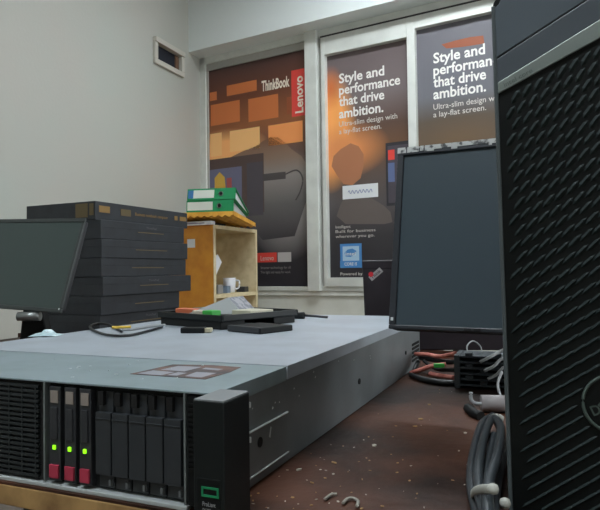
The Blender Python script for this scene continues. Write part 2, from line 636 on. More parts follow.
slogan(338.5, (83, 94.5, 106, 118.2), (384, 400, 384, 383), 9.6,
       (('Ultra-slim design with', 126.5, 397), ('a lay-flat screen.', 134, 381)), po2, mat('print_white', (240, 236, 230), .5))
pp = MB()
blob_px(pp, [(331, 166), (333, 156), (340, 149), (350, 143), (358, 146), (363, 154), (363, 166), (360, 178), (352, 185), (343, 184), (337, 176)], mi=0)
blob_px(pp, [(336, 216), (340, 204), (347, 193), (356, 190), (368, 196), (384, 206), (390, 212), (392, 222), (384, 224), (360, 224), (345, 224)], mi=1)
pp.build('printed_hand', [skin, mat('print_sleeve_grey', (104, 94, 90), .45)], po2, fix=False)
pp = MB()
rect_px(pp, 385, 143, 408, 206, mi=0)
rect_px(pp, 387, 146, 408, 203, y=-.0009, mi=1)
rect_px(pp, 387.5, 150, 394, 160, y=-.0012, mi=2)
rect_px(pp, 387.5, 163, 394, 182, y=-.0012, mi=3)
pp.build('printed_laptop', [pdark, mat('print_slate', (74, 68, 78), .45), red_m, pblue], po2, fix=False)
for (tx, xa, yb_, xb) in (('Intelligent', 335, 228.5, 350), ('Built for business', 335, 233, 375), ('wherever you go.', 335, 238, 374), ('Powered by', 340, 275.3, 362)):
    pp = MB()
    text_px(pp, tx, xa, yb_, xb, 3, bold=0)
    pp.build('small_lettering', ptext, po2, fix=False)
pp = MB()
rect_px(pp, 339.5, 244, 361, 268, mi=0)
rect_px(pp, 342, 246.5, 358.5, 265.5, y=-.0009, mi=1)
rect_px(pp, 339.5, 261, 361, 267.5, y=-.0012, mi=0)
blob_px(pp, [(344, 253), (347, 249.5), (352, 248.5), (356, 251), (355, 254), (350, 257), (345, 256.5)], y=-.0012, mi=2)
pp.build('blue_badge', [badge, mat('print_pale_blue', (176, 206, 228), .5), badge], po2, fix=False)
for (tx, xa, yb_, xb, hh) in (('intel', 345, 255.5, 355, 3.6), ('CORE i5', 344, 265.6, 356.5, 3.2)):
    pp = MB()
    text_px(pp, tx, xa, yb_, xb, hh, y=-.0015, bold=.01)
    pp.build('badge_lettering', white_m, po2, fix=False)

m3 = print_mat('poster_print_dusk', [(0.0, (48, 46, 50)), (0.3, (84, 80, 82)), (0.5, (96, 84, 76)), (0.62, (94, 84, 74)), (0.72, (112, 112, 118)), (1.0, (108, 106, 112))],
               [(wz(460, 140)[0], wz(460, 140)[1], .5, .18, (112, 92, 72), 1.2)], zb2, zt3)
po3 = poster('advert_poster', 'dark grey poster with white slogan in the right window pane above the big monitor', s3L, s3R, zb2, zt3, m3)
pp = MB()
blob_px(pp, [(441, 44), (455, 40), (470, 36.5), (483, 35), (484, 43), (462, 46.5), (446, 48)])
pp.build('printed_blocks', orange_c, po3, fix=False)
slogan(433, (63, 75.2, 87.2, 99), (485, 506, 486, 486), 10.5,
       (('Ultra-slim design with', 109.5, 503), ('a lay-flat screen.', 117.2, 486)), po3, white_m)
m4 = print_mat('poster_print_plain', [(0.0, (48, 46, 50)), (1.0, (84, 78, 80))], [], zb2, zt3)
# handwritten note taped on the middle poster
nx0, nz1 = onwall(342, 186)
nx1, _ = onwall(377.5, 186)
_, nz0 = onwall(342, 199.5)
note = MB().box(nx0, nx1, 0, .0008, nz0, nz1).build('paper_note', paper_m)
note.location = W0 + NW * 0.0075
note.rotation_euler = (0, 0, wrot)
tag(note, 'small white handwritten paper note stuck on the middle poster', 'note')
pp = MB()
wv = []
for i in range(23):
    tt = i / 22
    wv.append((nx0 + (nx1 - nx0) * (.16 + .68 * tt), -.0006, (nz0 + nz1) / 2 + .012 * math.sin(i * 1.9) * (1 if i % 5 else .2)))
pp.tube(wv, .002, n=5, sub=3, flat=(.0004, .0022))
pp.build('handwriting', mat('blue_ink', (120, 130, 176), .6), note, fix=False)

# ------------------------------------------------------------------ the server's frame of reference
SYAW = 0.401677
SX, SY = -0.0635938, 0.4332083


def sv(a, b, z):
    return Vector((SX + a * math.cos(SYAW) + b * math.sin(SYAW), SY - a * math.sin(SYAW) + b * math.cos(SYAW), TABLE + z))


# desks
wood = mat('worn_brown_laminate', (82, 51, 37), 0.5, spec=.15, noise=(7, (34, 22, 17), 0.38, 0.60), bump=(40, 0.15))
ply = mat('raw_plywood_edge', (176, 140, 88), 0.7, noise=(30, (120, 88, 52), 0.4, 0.68))
legm = mat('desk_leg_steel', (60, 58, 56), 0.5, 0.5)
desk = thing('desk', 'brown laminate work desk with a worn plywood edge under the server', 'desk', (SX, SY, 0), -SYAW)
top = MB()
DA0, DA1, DB0, DB1 = -1.15, 1.05, -0.004, 0.92
top.box(DA0, DA1, DB0, DB1, TABLE - 0.002, TABLE)
top.build('tabletop', wood, desk)
MB().box(DA0, DA1, DB0 - .0005, DB1, TABLE - 0.019, TABLE - .002).build('plywood_edge', ply, desk, 0.001)
for a in (DA0 + .05, DA1 - .05):
    for b in (DB0 + .12, DB1 - .06):
        MB().box(a - .02, a + .02, b - .02, b + .02, 0, TABLE - .019).build('leg', legm, desk, .003)
desk2 = thing('desk', 'second brown desk behind the server carrying the stack of black cartons', 'desk', (SX, SY, 0), -SYAW)
MB().box(-1.25, -0.02, 0.94, 1.75, TABLE - .022, TABLE).build('tabletop', wood, desk2, .001)
for a in (-1.2, -.07):
    for b in (1.0, 1.69):
        MB().box(a - .02, a + .02, b - .02, b + .02, 0, TABLE - .022).build('leg', legm, desk2, .003)

# ------------------------------------------------------------------ rack server
srv = thing('rack_server', 'low wide galvanised rack server with black front lying on the brown desk', 'server', (SX, SY, TABLE), -SYAW)
HS, DS, WS = 0.0873, 0.719, 0.434
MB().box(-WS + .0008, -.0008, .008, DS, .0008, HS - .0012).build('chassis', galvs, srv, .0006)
# front fixed lid and removable access panel (with side flange)
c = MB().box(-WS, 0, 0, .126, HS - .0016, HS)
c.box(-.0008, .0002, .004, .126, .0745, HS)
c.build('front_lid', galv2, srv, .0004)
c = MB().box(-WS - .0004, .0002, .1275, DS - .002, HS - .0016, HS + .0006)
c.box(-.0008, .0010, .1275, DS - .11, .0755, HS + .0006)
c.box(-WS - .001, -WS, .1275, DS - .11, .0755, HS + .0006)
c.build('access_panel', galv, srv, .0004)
# raised rail plate on the side with bright edges
c = MB().box(-.0008, .0012, .02, .126, .0105, .046)
c.build('rail_plate', galvs, srv, .0008)
c = MB().box(0, .0022, .02, .1262, .0455, .0468).box(0, .0022, .02, .1262, .0095, .0106)
c.build('rail_ridge', brightsteel, srv, .0004)
for (b, z, r, pr) in ((.0692, .034, .0042, .0019), (.348, .0348, .0036, .0006), (.6046, .0365, .003, .0006)):
    MB().cyl((-.001, b, z), (pr, b, z), r, 18).build('round_hole', hole_m, srv)
c = MB()
for i in range(5):
    for j in range(8):
        c.cyl((-.001, .655 + j * .0072, .016 + i * .0068), (.0004, .655 + j * .0072, .016 + i * .0068), .0024, 8)
c.build('side_vent', hole_m, srv)
c = MB().prism([(0.0013, .0865, .034), (.0013, .0885, .0325), (.0013, .091, .041), (.0013, .0895, .042)], (.0002, 0, 0))
c.build('scratch', brightsteel, srv)
for (b, z) in ((.06, .0815), (.1, .0795), (.155, .0690), (.185, .066), (.24, .064), (.14, .080)):
    pass
c = MB().box(-WS, -.0235, -.0012, .010, 0, .0034).build('front_lip', brightsteel, srv, .0006)
c = MB().box(-WS + .01, -.002, .006, .012, .004, HS - .0018).build('front_backing', blackm, srv)
# left perforated grille
g0, g1 = -WS + .015, -.1655
c = MB().box(g0, g1, .0030, .006, .0042, HS - .002)
nz = 19
for i in range(nz):
    z = .0075 + i * (.074 / (nz - 1))
    c.box(g0 + .002, g1 - .005, .0006, .0031, z - .0011, z + .0011, 1)
for i in range(17):
    a = g0 + .004 + i * (g1 - g0 - .012) / 16
    c.box(a - .0007, a + .0007, .0004, .0030, .006, HS - .005, 1)
c.build('grille', [hole_m, mat('grille_plastic', (34, 40, 42), 0.5)], srv)
for a in (-.1627, -.0252):
    MB().box(a - .0009, a + .0009, -.0006, .008, .0042, HS - .0016).build('divider', mat('divider_steel', (128, 136, 136), .4, .4), srv, .0003)
# three live drive carriers
label_m = mat('carrier_label', (150, 140, 132), .4)
carr_red = mat('carrier_red', (176, 52, 76), .45)
led_m = mat('green_light', (150, 230, 40), .4, emit=((140, 255, 20), 1.2))
for (a0, a1) in ((-.1582, -.1462), (-.1418, -.1300), (-.1260, -.1142)):
    c = MB().box(a0, a1, .0006, .007, .006, HS - .0045)
    c.box(a0 + .0026, a1 - .0026, -.0006, .001, .040, .066)
    cd = c.build('drive_carrier', darkgrey, srv, .0006)
    MB().box(a0 + .002, a1 - .002, -.0002, .0006, .0695, .0795).build('carrier_label', label_m, cd, .0002)
    MB().box(a0 + .0012, a1 - .0012, -.0012, .001, .0085, .0192).build('release_latch', carr_red, cd, .0004)
    am = (a0 + a1) / 2 - .0002
    MB().box(am - .0014, am + .0014, -.0006, .001, .0315, .0350).build('status_light', led_m, cd, .0003)
# five blank fillers
blank_m = mat('blank_plastic', (46, 50, 54), .42)
for i in range(5):
    a0 = -.1092 + i * .0163
    a1 = a0 + .0150
    c = MB().box(a0, a1, .0000, .006, .0165, .0655)
    c.box(a0 + .0005, a1 - .0005, .004, .006, .006, HS - .006)
    c.box(a0, a1, -.0006, .001, .0600, .0610)
    bd = c.build('drive_blank', blank_m, srv, .0006)
    MB().box(a0 + .002, a0 + .0075, .0005, .0042, .071, .0815).build('recess', hole_m, bd)
    MB().box(a1 - .003, a1 - .0012, .0010, .0042, .0085, .0130).build('hinge_tip', mat('tip_grey', (104, 108, 110), .4), bd)
# narrow black strip between drives and ear
c = MB().box(-.0235, -.0155, .001, .006, .004, HS - .003)
for i in range(14):
    c.box(-.0225, -.017, -.0004, .0012, .030 + i * .0036, .0318 + i * .0036)
c.build('vent_strip', blackm, srv)
# black ears, standing outside the chassis and reaching forward
EZT = .0893
for (a0, a1, nm) in ((.0006, .0246, 'r'), (-WS - .0246, -WS - .0006, 'l')):
    ear = MB().box(a0, a1, -.0285, .0080, .0, EZT - .001).build('mounting_ear', blackp, srv, .0008)
    MB().box(a0 + .0004, a1 - .0004, -.0281, .0076, EZT - .0012, EZT).build('ear_lit_top', mat('ear_lit_top_grey', (126, 130, 132), .5), ear, .0003)  # light on the black ear's top, painted as a thin grey sheet
    if nm == 'r':
        MB().box(a0 + .003, a1 - .003, -.0290, -.0280, .003, .037).build('recessed_plate', blackm, ear, .0003)
        gm = mat('logo_green', (24, 130, 84), .45)
        c = MB()
        l0, l1, z0_, z1_ = a0 + .0068, a0 + .0200, .0252, .0318
        th = .0014
        ya, yb2 = -.0296, -.0288
        c.box(l0, l1, ya, yb2, z1_ - th, z1_).box(l0, l1, ya, yb2, z0_, z0_ + th)
        c.box(l0, l0 + th, ya, yb2, z0_ + th, z1_ - th).box(l1 - th, l1, ya, yb2, z0_ + th, z1_ - th)
        c.build('rectangle_emblem', gm, ear)
        MB().text('DL380', (a0 + .0075, -.0293, .0150), EX, EZ, .0065, .0026, .01).build('lettering', mat('silver_print', (150, 152, 154), .4), ear, fix=False)
        MB().text('ProLiant', (a0 + .0075, -.0293, .0190), EX, EZ, .0100, .0030, .01).build('lettering', MATS['silver_print'], ear, fix=False)
for z in (.077, .052):
    MB().box(.0005, .0250, .0082, .0098, z, z + .004).build('ear_clip', brightsteel, srv, .0003)
# torn brown sticker on the lid
zt_ = HS + .00008
c = MB().prism([(-.113, .047, zt_), (-.036, .046, zt_), (-.034, .082, zt_), (-.0375, .109, zt_), (-.070, .111, zt_), (-.108, .103, zt_)], (0, 0, .00025))
stk = c.build('sticker', mat('sticker_brown', (112, 84, 72), .6, noise=(60, (70, 62, 64), .4, .6)), srv)
c = MB()
zz = HS + .00045
for q in ([(-.108, .050), (-.082, .049), (-.080, .066), (-.104, .068)], [(-.100, .073), (-.074, .072), (-.072, .098), (-.097, .096)], [(-.060, .052), (-.043, .051), (-.042, .074), (-.062, .073)],
          [(-.066, .088), (-.048, .086), (-.047, .094), (-.067, .096)], [(-.078, .052), (-.068, .052), (-.067, .066), (-.077, .067)]):
    c.poly([(a, b, zz) for a, b in q])
c.build('sticker_print', mat('sticker_pale', (148, 150, 158), .6), stk)
# dust flecks fallen on lid and side
fl = MB()
for i in range(26):
    a, b = random.uniform(-.42, -.01), random.uniform(.01, .11)
    r = random.uniform(.0006, .0016)
    fl.prism([(a - r, b - r * .6, HS + .0007), (a + r, b - r * .4, HS + .0007), (a + r * .5, b + r, HS + .0007)], (0, 0, .0004))
for i in range(12):
    b, z = random.uniform(.05, .45), random.uniform(.055, .074)
    r = random.uniform(.0005, .0011)
    fl.prism([(.0001, b - r, z - r), (.0001, b + r, z - r * .4), (.0001, b, z + r)], (.0003, 0, 0))
fd = fl.build('dust_fleck', mat('pale_dust', (214, 220, 222), .7), srv)
fd['kind'] = 'stuff'

# ------------------------------------------------------------------ things lying on the server lid
ZL = HS + .0006
tray = thing('plastic_tray', 'shallow black plastic tray of small parts on the rear of the server lid', 'tray', sv(-.278, .503, ZL), -SYAW + R(-21))
w, d, h = .086, .082, .022
c = MB().box(-w, w, -d, d, .012, .015)
for (x0, x1, y0, y1) in ((-w, w, -d, -d + .003), (-w, w, d - .003, d), (-w, -w + .003, -d + .003, d - .003), (w - .003, w, -d + .003, d - .003)):
    c.box(x0, x1, y0, y1, .012, h)
c.build('tray_body', blackp, tray, .0015)
for y in (-.055, .055):
    MB().box(-.08, .08, y - .024, y + .024, 0, .0125).build('tray_runner', blackm, tray, .001)
tm = Matrix.Translation(sv(-.278, .503, ZL)) @ Matrix.Rotation(-SYAW + R(-21), 4, 'Z')


def on_tray(mb, name, m, label, cat, bev=.001):
    o = mb.build(name, m, None, bev)
    o.matrix_world = tm
    return tag(o, label, cat)


on_tray(MB().box(-.080, -.025, -.050, -.030, .0152, 0.0255), 'plastic_strip', mat('orange_plastic', (206, 112, 78), .5), 'flat orange plastic strip lying in the black tray on the server', 'strip')
on_tray(MB().box(.020, .045, -.068, -.050, .0152, 0.0265), 'plastic_clip', mat('green_plastic', (62, 180, 74), .5), 'small bright green clip in the black tray on the server', 'clip')
on_tray(MB().box(-.018, .012, -.060, -.044, .0152, 0.0245), 'plastic_strip', mat('pale_plastic', (204, 196, 180), .5), 'short pale strip beside the green clip in the black tray', 'strip')
on_tray(MB().box(.035, .080, -.020, .03, .0152, 0.0250), 'drive_cover', mat('cream_plastic', (196, 192, 172), .5), 'flat cream plate at the right end of the black tray', 'plate')
on_tray(MB().box(-.080, -.04, -.015, .02, .0152, 0.0245), 'circuit_board', mat('board_green', (70, 86, 74), .5), 'small dull board at the left end of the black tray', 'circuit board')
# grey folded card standing in the tray
a_, b_, c_ = at(186, 314.5, .99), at(228, 297.5, .99), at(243, 314, .97)
bk = Vector((.02, .05, 0))
c = MB()
c.prism([a_, b_, b_ + bk, a_ + bk], (0, 0, -.0012))
c.prism([b_, c_, c_ + bk, b_ + bk], (0, 0, -.0012), 1)
c.prism([a_, b_, c_], bk * .02, 0)
fc = c.build('folded_card', [mat('grey_card', (170, 174, 176), .7), mat('grey_card_print', (112, 114, 122), .7, noise=(90, (150, 150, 156), .45, .55))])
tag(fc, 'folded grey paper card standing like a tent behind the black tray', 'card')

# second flat black caddy in front-right of the tray, plug and stick
cad = thing('drive_caddy', 'flat black drive caddy lying in front of the tray on the server lid', 'caddy', sv(-.168, .405, ZL), -SYAW + R(-21))
MB().box(-.036, .036, -.032, .032, 0, .0085).build('caddy_body', blackm, cad, .0015)
MB().box(-.034, .034, -.0332, -.026, .001, .0092).build('caddy_latch', darkgrey, cad, .001)
plug = thing('cable_plug', 'small black plug with a beige tip lying in front of the tray', 'plug', sv(-.245, .357, ZL), -SYAW + R(16))
MB().box(-.022, .013, -.008, .008, 0, .008).build('plug_body', blackm, plug, .0015)
MB().box(.013, .022, -.006, .006, .001, .007).build('plug_tip', mat('beige_tip', (196, 188, 160), .5), plug, .0008)
st = thing('screwdriver', 'thin dark stick poking out to the right of the tray', 'tool', sv(-.200, .620, ZL), -SYAW + R(4))
MB().cyl((-.03, 0, .006), (.012, 0, .006), .006, 12).build('handle', blackp, st)
MB().cyl((.012, 0, .006), (.055, .004, .003), .0022, 10).build('shaft', darkgrey, st)

cab_blk = mat('black_cable', (18, 20, 22), .45)
cab_gry = mat('grey_cable', (136, 140, 142), .45)


def path(px, z, r=0.0):
    return [onz(x, y, TABLE + z + r) for x, y in px]


o = MB().tube(path([(162, 327), (148, 331), (128, 335.5), (108, 335), (94, 330.5), (90, 326.5), (97, 323.6), (108, 324.2), (114, 327.5), (122, 331.5)], ZL, .0025), .0019).build('data_cable', cab_blk)
tag(o, 'black cable looped on the server lid left of the tray', 'cable')
o = MB().tube(path([(165, 325), (150, 326.5), (132, 329.5), (122, 330)], ZL, .008), .0020).build('data_cable', cab_gry)
tag(o, 'pale grey cable running left out of the tray', 'cable')
o = MB().tube(path([(112, 327.5), (119, 327.3), (131, 326.8)], ZL, .0085), .002).build('cable_tag', mat('yellow_tag', (214, 178, 62), .5))
tag(o, 'short yellow cable end beside the looped black cable', 'cable')
# crumpled wrap at the left edge of lid
pw = MB()
ctr = onz(46, 336, TABLE + ZL)
N, Mm = 9, 5
vv = [[pw.bm.verts.new(ctr + Vector(((i / (N - 1) - .5) * .040, (j / (Mm - 1) - .5) * .03, .0005 + max(0, (1 - ((i - 4) / 4) ** 2) * (1 - ((j - 2) / 2.2) ** 2)) * .008 * (0.5 + random.random())))) for j in range(Mm)] for i in range(N)]
for i in range(N - 1):
    for j in range(Mm - 1):
        pw.bm.faces.new((vv[i][j], vv[i + 1][j], vv[i + 1][j + 1], vv[i][j + 1]))
tag(pw.build('plastic_wrap', mat('pale_wrap', (176, 200, 206), .35)), 'crumpled pale plastic wrap at the left edge of the server lid', 'wrap')

# ------------------------------------------------------------------ stack of black cartons
carton_m = mat('black_carton', (43, 47, 52), .55, noise=(30, (38, 41, 46), .4, .6))
carton_l = mat('black_carton_side', (58, 62, 64), .55)
gold = mat('gold_print', (122, 104, 68), .5)
goldb = mat('bright_gold_print', (138, 108, 58), .5)
CY = R(24.5)
P0 = at(101, 260, 1.7)
ADX = Vector((math.cos(CY), -math.sin(CY), 0))
BDX = Vector((math.sin(CY), math.cos(CY), 0))
BH = .0549
BW, BL = .275, .455
specs = [  # along b offset, sideways offset, yaw tweak, length, label
    (.000, -.006, 0.0, .372, 'bottommost black carton of the tall stack, resting on the desk'),
    (.000, .000, 0.2, .372, 'second black carton from the bottom of the stack'),
    (.002, .005, -.2, .428, 'black carton sticking out furthest to the right, third from the stack bottom'),
    (.000, .001, .2, .410, 'black carton fourth from the bottom, in the middle of the stack'),
    (.001, .002, -.1, .416, 'black carton fifth from the bottom of the stack'),
    (.000, .000, .1, .402, 'black carton directly under the gold-lettered top carton of the stack'),
    (.000, -.020, -.2, .447, 'topmost black carton of the stack with gold lettering along its side'),
]
for i, (bo, so, yw, bl, lab) in enumerate(specs):
    loc = Vector((P0.x, P0.y, TABLE + i * BH)) + BDX * bo + ADX * so
    bx = thing('laptop_carton', lab, 'carton', loc, -CY + R(yw), 'black laptop cartons in the stack')
    bh = BH - .0008
    c = MB().box(-BW, 0, 0, bl, 0, bh - .004)
    for f in c.bm.faces:
        pass
    c.build('carton_body', carton_m, bx, .0012)
    c = MB().box(-BW - .0003, .0003, -.0003, bl + .0003, bh - .022 if i < 6 else bh - .05, bh)
    c.build('carton_lid', carton_m, bx, .0012)
    c = MB()
    if i < 6:
        c.box(.0004, .0009, .13 + .015 * (i % 3), .30 - .012 * (i % 2), bh * .46, bh * .46 + .0019)
        c.build('gold_line', gold, bx)
        if i in (0, 2, 5):
            MB().text('ThinkPad', (.0009, .20, bh * .7), Vector((0, 1, 0)), EZ, .05, .007, .01).build('lettering', mat('grey_print', (92, 92, 96), .5), bx, fix=False)
    else:
        c.box(-.075, -.028, -.0012, -.0004, bh * .15, bh * .9)
        c.box(-.022, -.006, -.0012, -.0004, bh * .25, bh * .88)
        c.build('gold_emblem', mat('dull_gold_print', (98, 84, 54), .5), bx)
        for (ga, gb, gc, gd) in ((.014, .058, .42, .78), (bl - .045, bl - .008, .45, .72), (bl - .075, bl - .058, .45, .72)):
            MB().box(.0004, .0012, ga, gb, bh * gc, bh * gd).build('gold_panel', goldb, bx)
        MB().box(.0004, .0012, .105, .15, bh * .36, bh * .74).build('gold_emblem', mat('dull_gold_print', (98, 84, 54), .5), bx)
        MB().text('Business notebook computer', (.0012, .17, bh * .46), Vector((0, 1, 0)), EZ, .165, .010, .01).build('lettering', goldb, bx, fix=False)

# ------------------------------------------------------------------ tilted monitor at left
scr_m = mat('matte_screen', (66, 78, 76), .38, spec=.35)
m_br = at(60.5, 313, 1.25)
mon2 = thing('tilted_monitor', 'grey-screened monitor tilted back on a black stand before the carton stack', 'monitor')
Hm = .2131
frame_xf(mon2, m_br, (.9083, -.4163, -.0409), (.1592, .2536, .9541))     # local x right, y up the panel, z towards viewer
MW = .33
c = MB().prism([(-MW + .004, .004, -.018), (-.004, .004, -.018), (-.004, Hm - .004, -.018), (-MW + .004, Hm - .004, -.018)], (0, 0, .014))
c.build('housing', darkgrey, mon2, .004)
c = MB()
bz = .009
c.box(-MW, 0, 0, bz, -.005, 0).box(-MW, 0, Hm - bz, Hm, -.005, 0).box(-MW, -MW + bz, bz, Hm - bz, -.005, 0).box(-bz, 0, bz, Hm - bz, -.005, 0)
c.build('bezel', mat('grey_bezel', (56, 62, 62), .4), mon2, .0015)
MB().box(-MW + bz, -bz, bz, Hm - bz, -.0045, -.002).build('screen', scr_m, mon2)
MB().box(-.0085, -.0055, .006, .010, -.001, .0006).build('power_light', mat('white_light', (220, 226, 226), .4), mon2)
mi_ = mon2.matrix_world.inverted()
n0 = at(30, 318, 1.29)
nb = Vector((n0.x, n0.y + .02, TABLE + .012))
c = MB()
c.prism([mi_ @ p for p in (nb + Vector((-.035, 0, 0)), nb + Vector((.035, 0, 0)), n0 + Vector((.02, .01, .02)), n0 + Vector((-.02, .01, .02)))], mi_.to_3x3() @ Vector((0, .03, 0)))
c.build('neck', blackm, mon2, .003)
c = MB().cyl(mi_ @ (n0 + Vector((-.024, -.004, .004))), mi_ @ (n0 + Vector((.024, -.004, .004))), .010, 14)
c.build('hinge', mat('hinge_metal', (150, 154, 154), .3, .7), mon2)
c = MB()
c.cyl(mi_ @ Vector((nb.x, nb.y + .02, TABLE + .0002)), mi_ @ Vector((nb.x, nb.y + .02, TABLE + .014)), .085, 28)
c.build('base', blackm, mon2, .003)

# ------------------------------------------------------------------ cabinet by the window
CAY = R(24)
cabP = at(214, 270, 3.5)
ca = Vector((math.cos(CAY), -math.sin(CAY), 0))
cb = Vector((math.sin(CAY), math.cos(CAY), 0))
ztop = at(214, 224.5, 3.5).z
orange_ply = mat('varnished_orange_board', (212, 142, 42), .5, noise=(12, (196, 122, 32), .4, .65))
pale_ply = mat('raw_pale_board', (222, 206, 168), .65, noise=(18, (206, 188, 148), .4, .65))
cabt = thing('bookcase', 'orange-sided open wooden bookcase with pale interior under the left poster', 'bookcase', Vector((cabP.x, cabP.y, 0)), -CAY)
# the open side faces +a; width runs along b
# width along b from the photo: far front edge seen at x = 257.5
d257 = ray(257.5, 270)
# solve cabP + t*cb on the ray
tt = (d257.x * cabP.y - cabP.x) / (cb.x - d257.x * cb.y)
CWD = tt
DEP = .36
T = .022
MB().box(-DEP, 0, 0, T, 0, ztop).build('side_panel', [orange_ply], cabt, .001)
MB().box(-.004, .0008, -.0002, T, 0.002, ztop - .0006).build('front_edge', pale_ply, cabt)
MB().box(-DEP, 0, CWD - T, CWD, 0, ztop).build('side_panel', pale_ply, cabt, .001)
MB().box(-DEP, 0, T, CWD - T, ztop - T, ztop).build('top_panel', pale_ply, cabt, .001)
MB().box(-DEP, -DEP + .006, T, CWD - T, 0, ztop - T).build('back_panel', pale_ply, cabt)
zs = at(224, 294.5, 3.55).z
for z in (zs, zs - .42, .06):
    MB().box(-DEP + .006, -.004, T, CWD - T, z - T, z).build('shelf', pale_ply, cabt, .001)
MB().box(-.185, -.130, -.0015, 0.0002, at(205, 247, 3.5).z, at(205, 240, 3.5).z + .01).build('paper_tag', paper_m, cabt)


def cab(a, b, z):
    return Vector((cabP.x, cabP.y, 0)) + ca * a + cb * b + Vector((0, 0, z))


# things on the shelf
mug = thing('mug', 'white mug standing on the bookcase shelf', 'mug', cab(-.12, .375, zs))
MB().lathe((0, 0, 0), [(.032, 0), (.038, .005), (.042, .095), (.039, .095), (.035, .012), (.01, .01)]).build('mug_body', mat('white_ceramic', (226, 228, 234), .3), mug)
MB().tube([(.040, -.005, .078), (.062, -.008, .074), (.066, -.008, .05), (.058, -.007, .028), (.037, -.005, .022)], .0055).build('handle', MATS['white_ceramic'], mug)


def small(name, label, cat, a, b, dims, m, rz=0.0, bev=.003):
    o = MB().box(-dims[0] / 2, dims[0] / 2, -dims[1] / 2, dims[1] / 2, 0, dims[2]).build(name, m, None, bev)
    o.location = cab(a, b, zs)
    o.rotation_euler = (0, 0, -CAY + rz)
    return tag(o, label, cat)


small('adapter', 'dark adapter on the shelf right of the white mug', 'adapter', -.08, .475, (.06, .07, .035), darkgrey, .1)
small('small_box', 'pale blue small box on the shelf left of the white mug', 'box', -.09, .275, (.05, .06, .045), mat('pale_blue_box', (122, 140, 160), .5), .2)
small('packet', 'grey packet lying on the shelf at the far left by the orange side', 'packet', -.10, .185, (.06, .07, .055), mat('grey_packet', (150, 150, 150), .5), .1)
small('charger', 'black charger on the shelf next to the orange side panel', 'charger', -.07, .085, (.04, .05, .07), blackm, -.2)
small('small_box', 'dark slate box behind the pale blue box on the shelf', 'box', -.20, .28, (.05, .08, .075), mat('slate_plastic', (74, 78, 86), .5), .4)
# leaning sheet of paper inside the case
pz = [at(218, yy, 3.5).z for yy in (277, 262, 254, 256)]
c = MB().prism([cab(-.012, .030, pz[0]), cab(-.012, .105, pz[1]), cab(-.012, .060, pz[2]), cab(-.012, .030, pz[3])], ca * .0012)
tag(c.build('paper_sheet', paper_m), 'white paper scrap sticking out inside the bookcase against the orange side', 'paper')
# papers, wavy tray and binders on the top
zc = ztop
pst = thing('paper_stack', 'thin stack of white papers under the wavy yellow tray', 'papers', cab(-.30, .01, zc), -CAY)
MB().box(-.04, .295, -.03, .015, 0, .022).build('sheets', [paper_m], pst, .001)
MB().box(.10, .25, -.0308, -.01, .008, .013).build('purple_folder', mat('purple_folder', (98, 88, 138), .5), pst)
o = MB().box(-.20, .11, -.08, .03, 0, .013).build('black_folder', blackm, None, .004)
o.location = cab(-.115, .12, zc)
o.rotation_euler = (0, 0, -CAY)
tag(o, 'black folder lying under the wavy yellow tray on the bookcase', 'folder')
wav = MB()
yelm = mat('yellow_corrugated_board', (240, 180, 72), .6, noise=(20, (222, 156, 54), .4, .6))
BY = R(10)
bex = Vector((math.cos(BY), -math.sin(BY), 0))
bey = Vector((math.sin(BY), math.cos(BY), 0))
bO = at(234, 211, 3.42)                     # near right top corner of the wavy board
drop = .031
N_W, B_LEN, B_DEP, B_TH = 72, .46, .50, .026
for i in range(N_W):
    xa, xb = -B_LEN + B_LEN * i / N_W, -B_LEN + B_LEN * (i + 1) / N_W
    za, zb_ = (-B_TH - .005 * math.sin(x / .042 * 2 * math.pi) for x in (xa, xb))
    wav.prism([bO + bex * xa + EZ * za, bO + bex * xb + EZ * zb_, bO + bex * xb, bO + bex * xa], bey * B_DEP - EZ * drop)
tag(wav.build('corrugated_tray', yelm), 'yellow wavy-edged corrugated board lying on top of the bookcase', 'board')

green_m = mat('green_binder', (24, 138, 84), .45)
greend_m = mat('dark_green_binder', (16, 84, 58), .45)


def binder(label, org, rz, ln=.285, th=.070, dp=.32, pitch=0.0, thin=.020):
    b = thing('ring_binder', label, 'binder', org, rz, 'green ring binders on the bookcase')
    b.rotation_euler = (pitch, 0, rz)
    c = MB()
    k = .003
    c.prism([(0, 0, 0), (0, dp, 0), (0, dp, k), (0, k, k), (0, k, th - k), (0, dp, thin - k), (0, dp, thin), (0, 0, th)], (ln, 0, 0))
    c.build('cover', green_m, b, .0008)
    MB().prism([(.006, .05, .0045), (.006, dp - .012, .0045), (.006, dp - .012, thin - .0035), (.006, .05, th - .014)], (ln - .016, 0, 0)).build('paper_block', mat('binder_pages', (206, 208, 210), .7), b)
    MB().box(ln * .02, ln * .56, -.0012, 0, th * .16, th * .86).build('spine_label', mat('binder_label', (214, 216, 206), .6), b)
    if 'blue' in label:
        MB().box(ln * .02, ln * .13, -.0016, -.001, th * .16, th * .86).build('label_stripe', mat('label_blue', (60, 118, 170), .6), b)
    c = MB()
    c.tube([(ln * .70 + .012 * math.cos(t_), -.001, th * .5 + .012 * math.sin(t_)) for t_ in [k * math.pi / 4 for k in range(8)]], .003, n=6, sub=3, closed=True)
    c.build('finger_ring', mat('ring_metal', (120, 124, 122), .3, .7), b)
    MB().cyl((ln * .70, 0.0002, th * .5), (ln * .70, -.0006, th * .5), .010, 14).build('finger_hole', hole_m, b)
    return b


p_b = math.atan(drop / B_DEP)
wedge = math.atan((.070 - .020) / .32)
q0 = bO - bex * .292 + bey * .012 + EZ * (.0012 - .012 * drop / B_DEP)
binder('lower of two green ring binders with cream spine label on the bookcase', q0, -BY, pitch=-p_b)
q1 = q0 + EZ * .0712 + bex * .004
binder('upper of two green ring binders with blue and white spine label', q1, -BY + R(.5), pitch=-p_b - wedge, ln=.292)

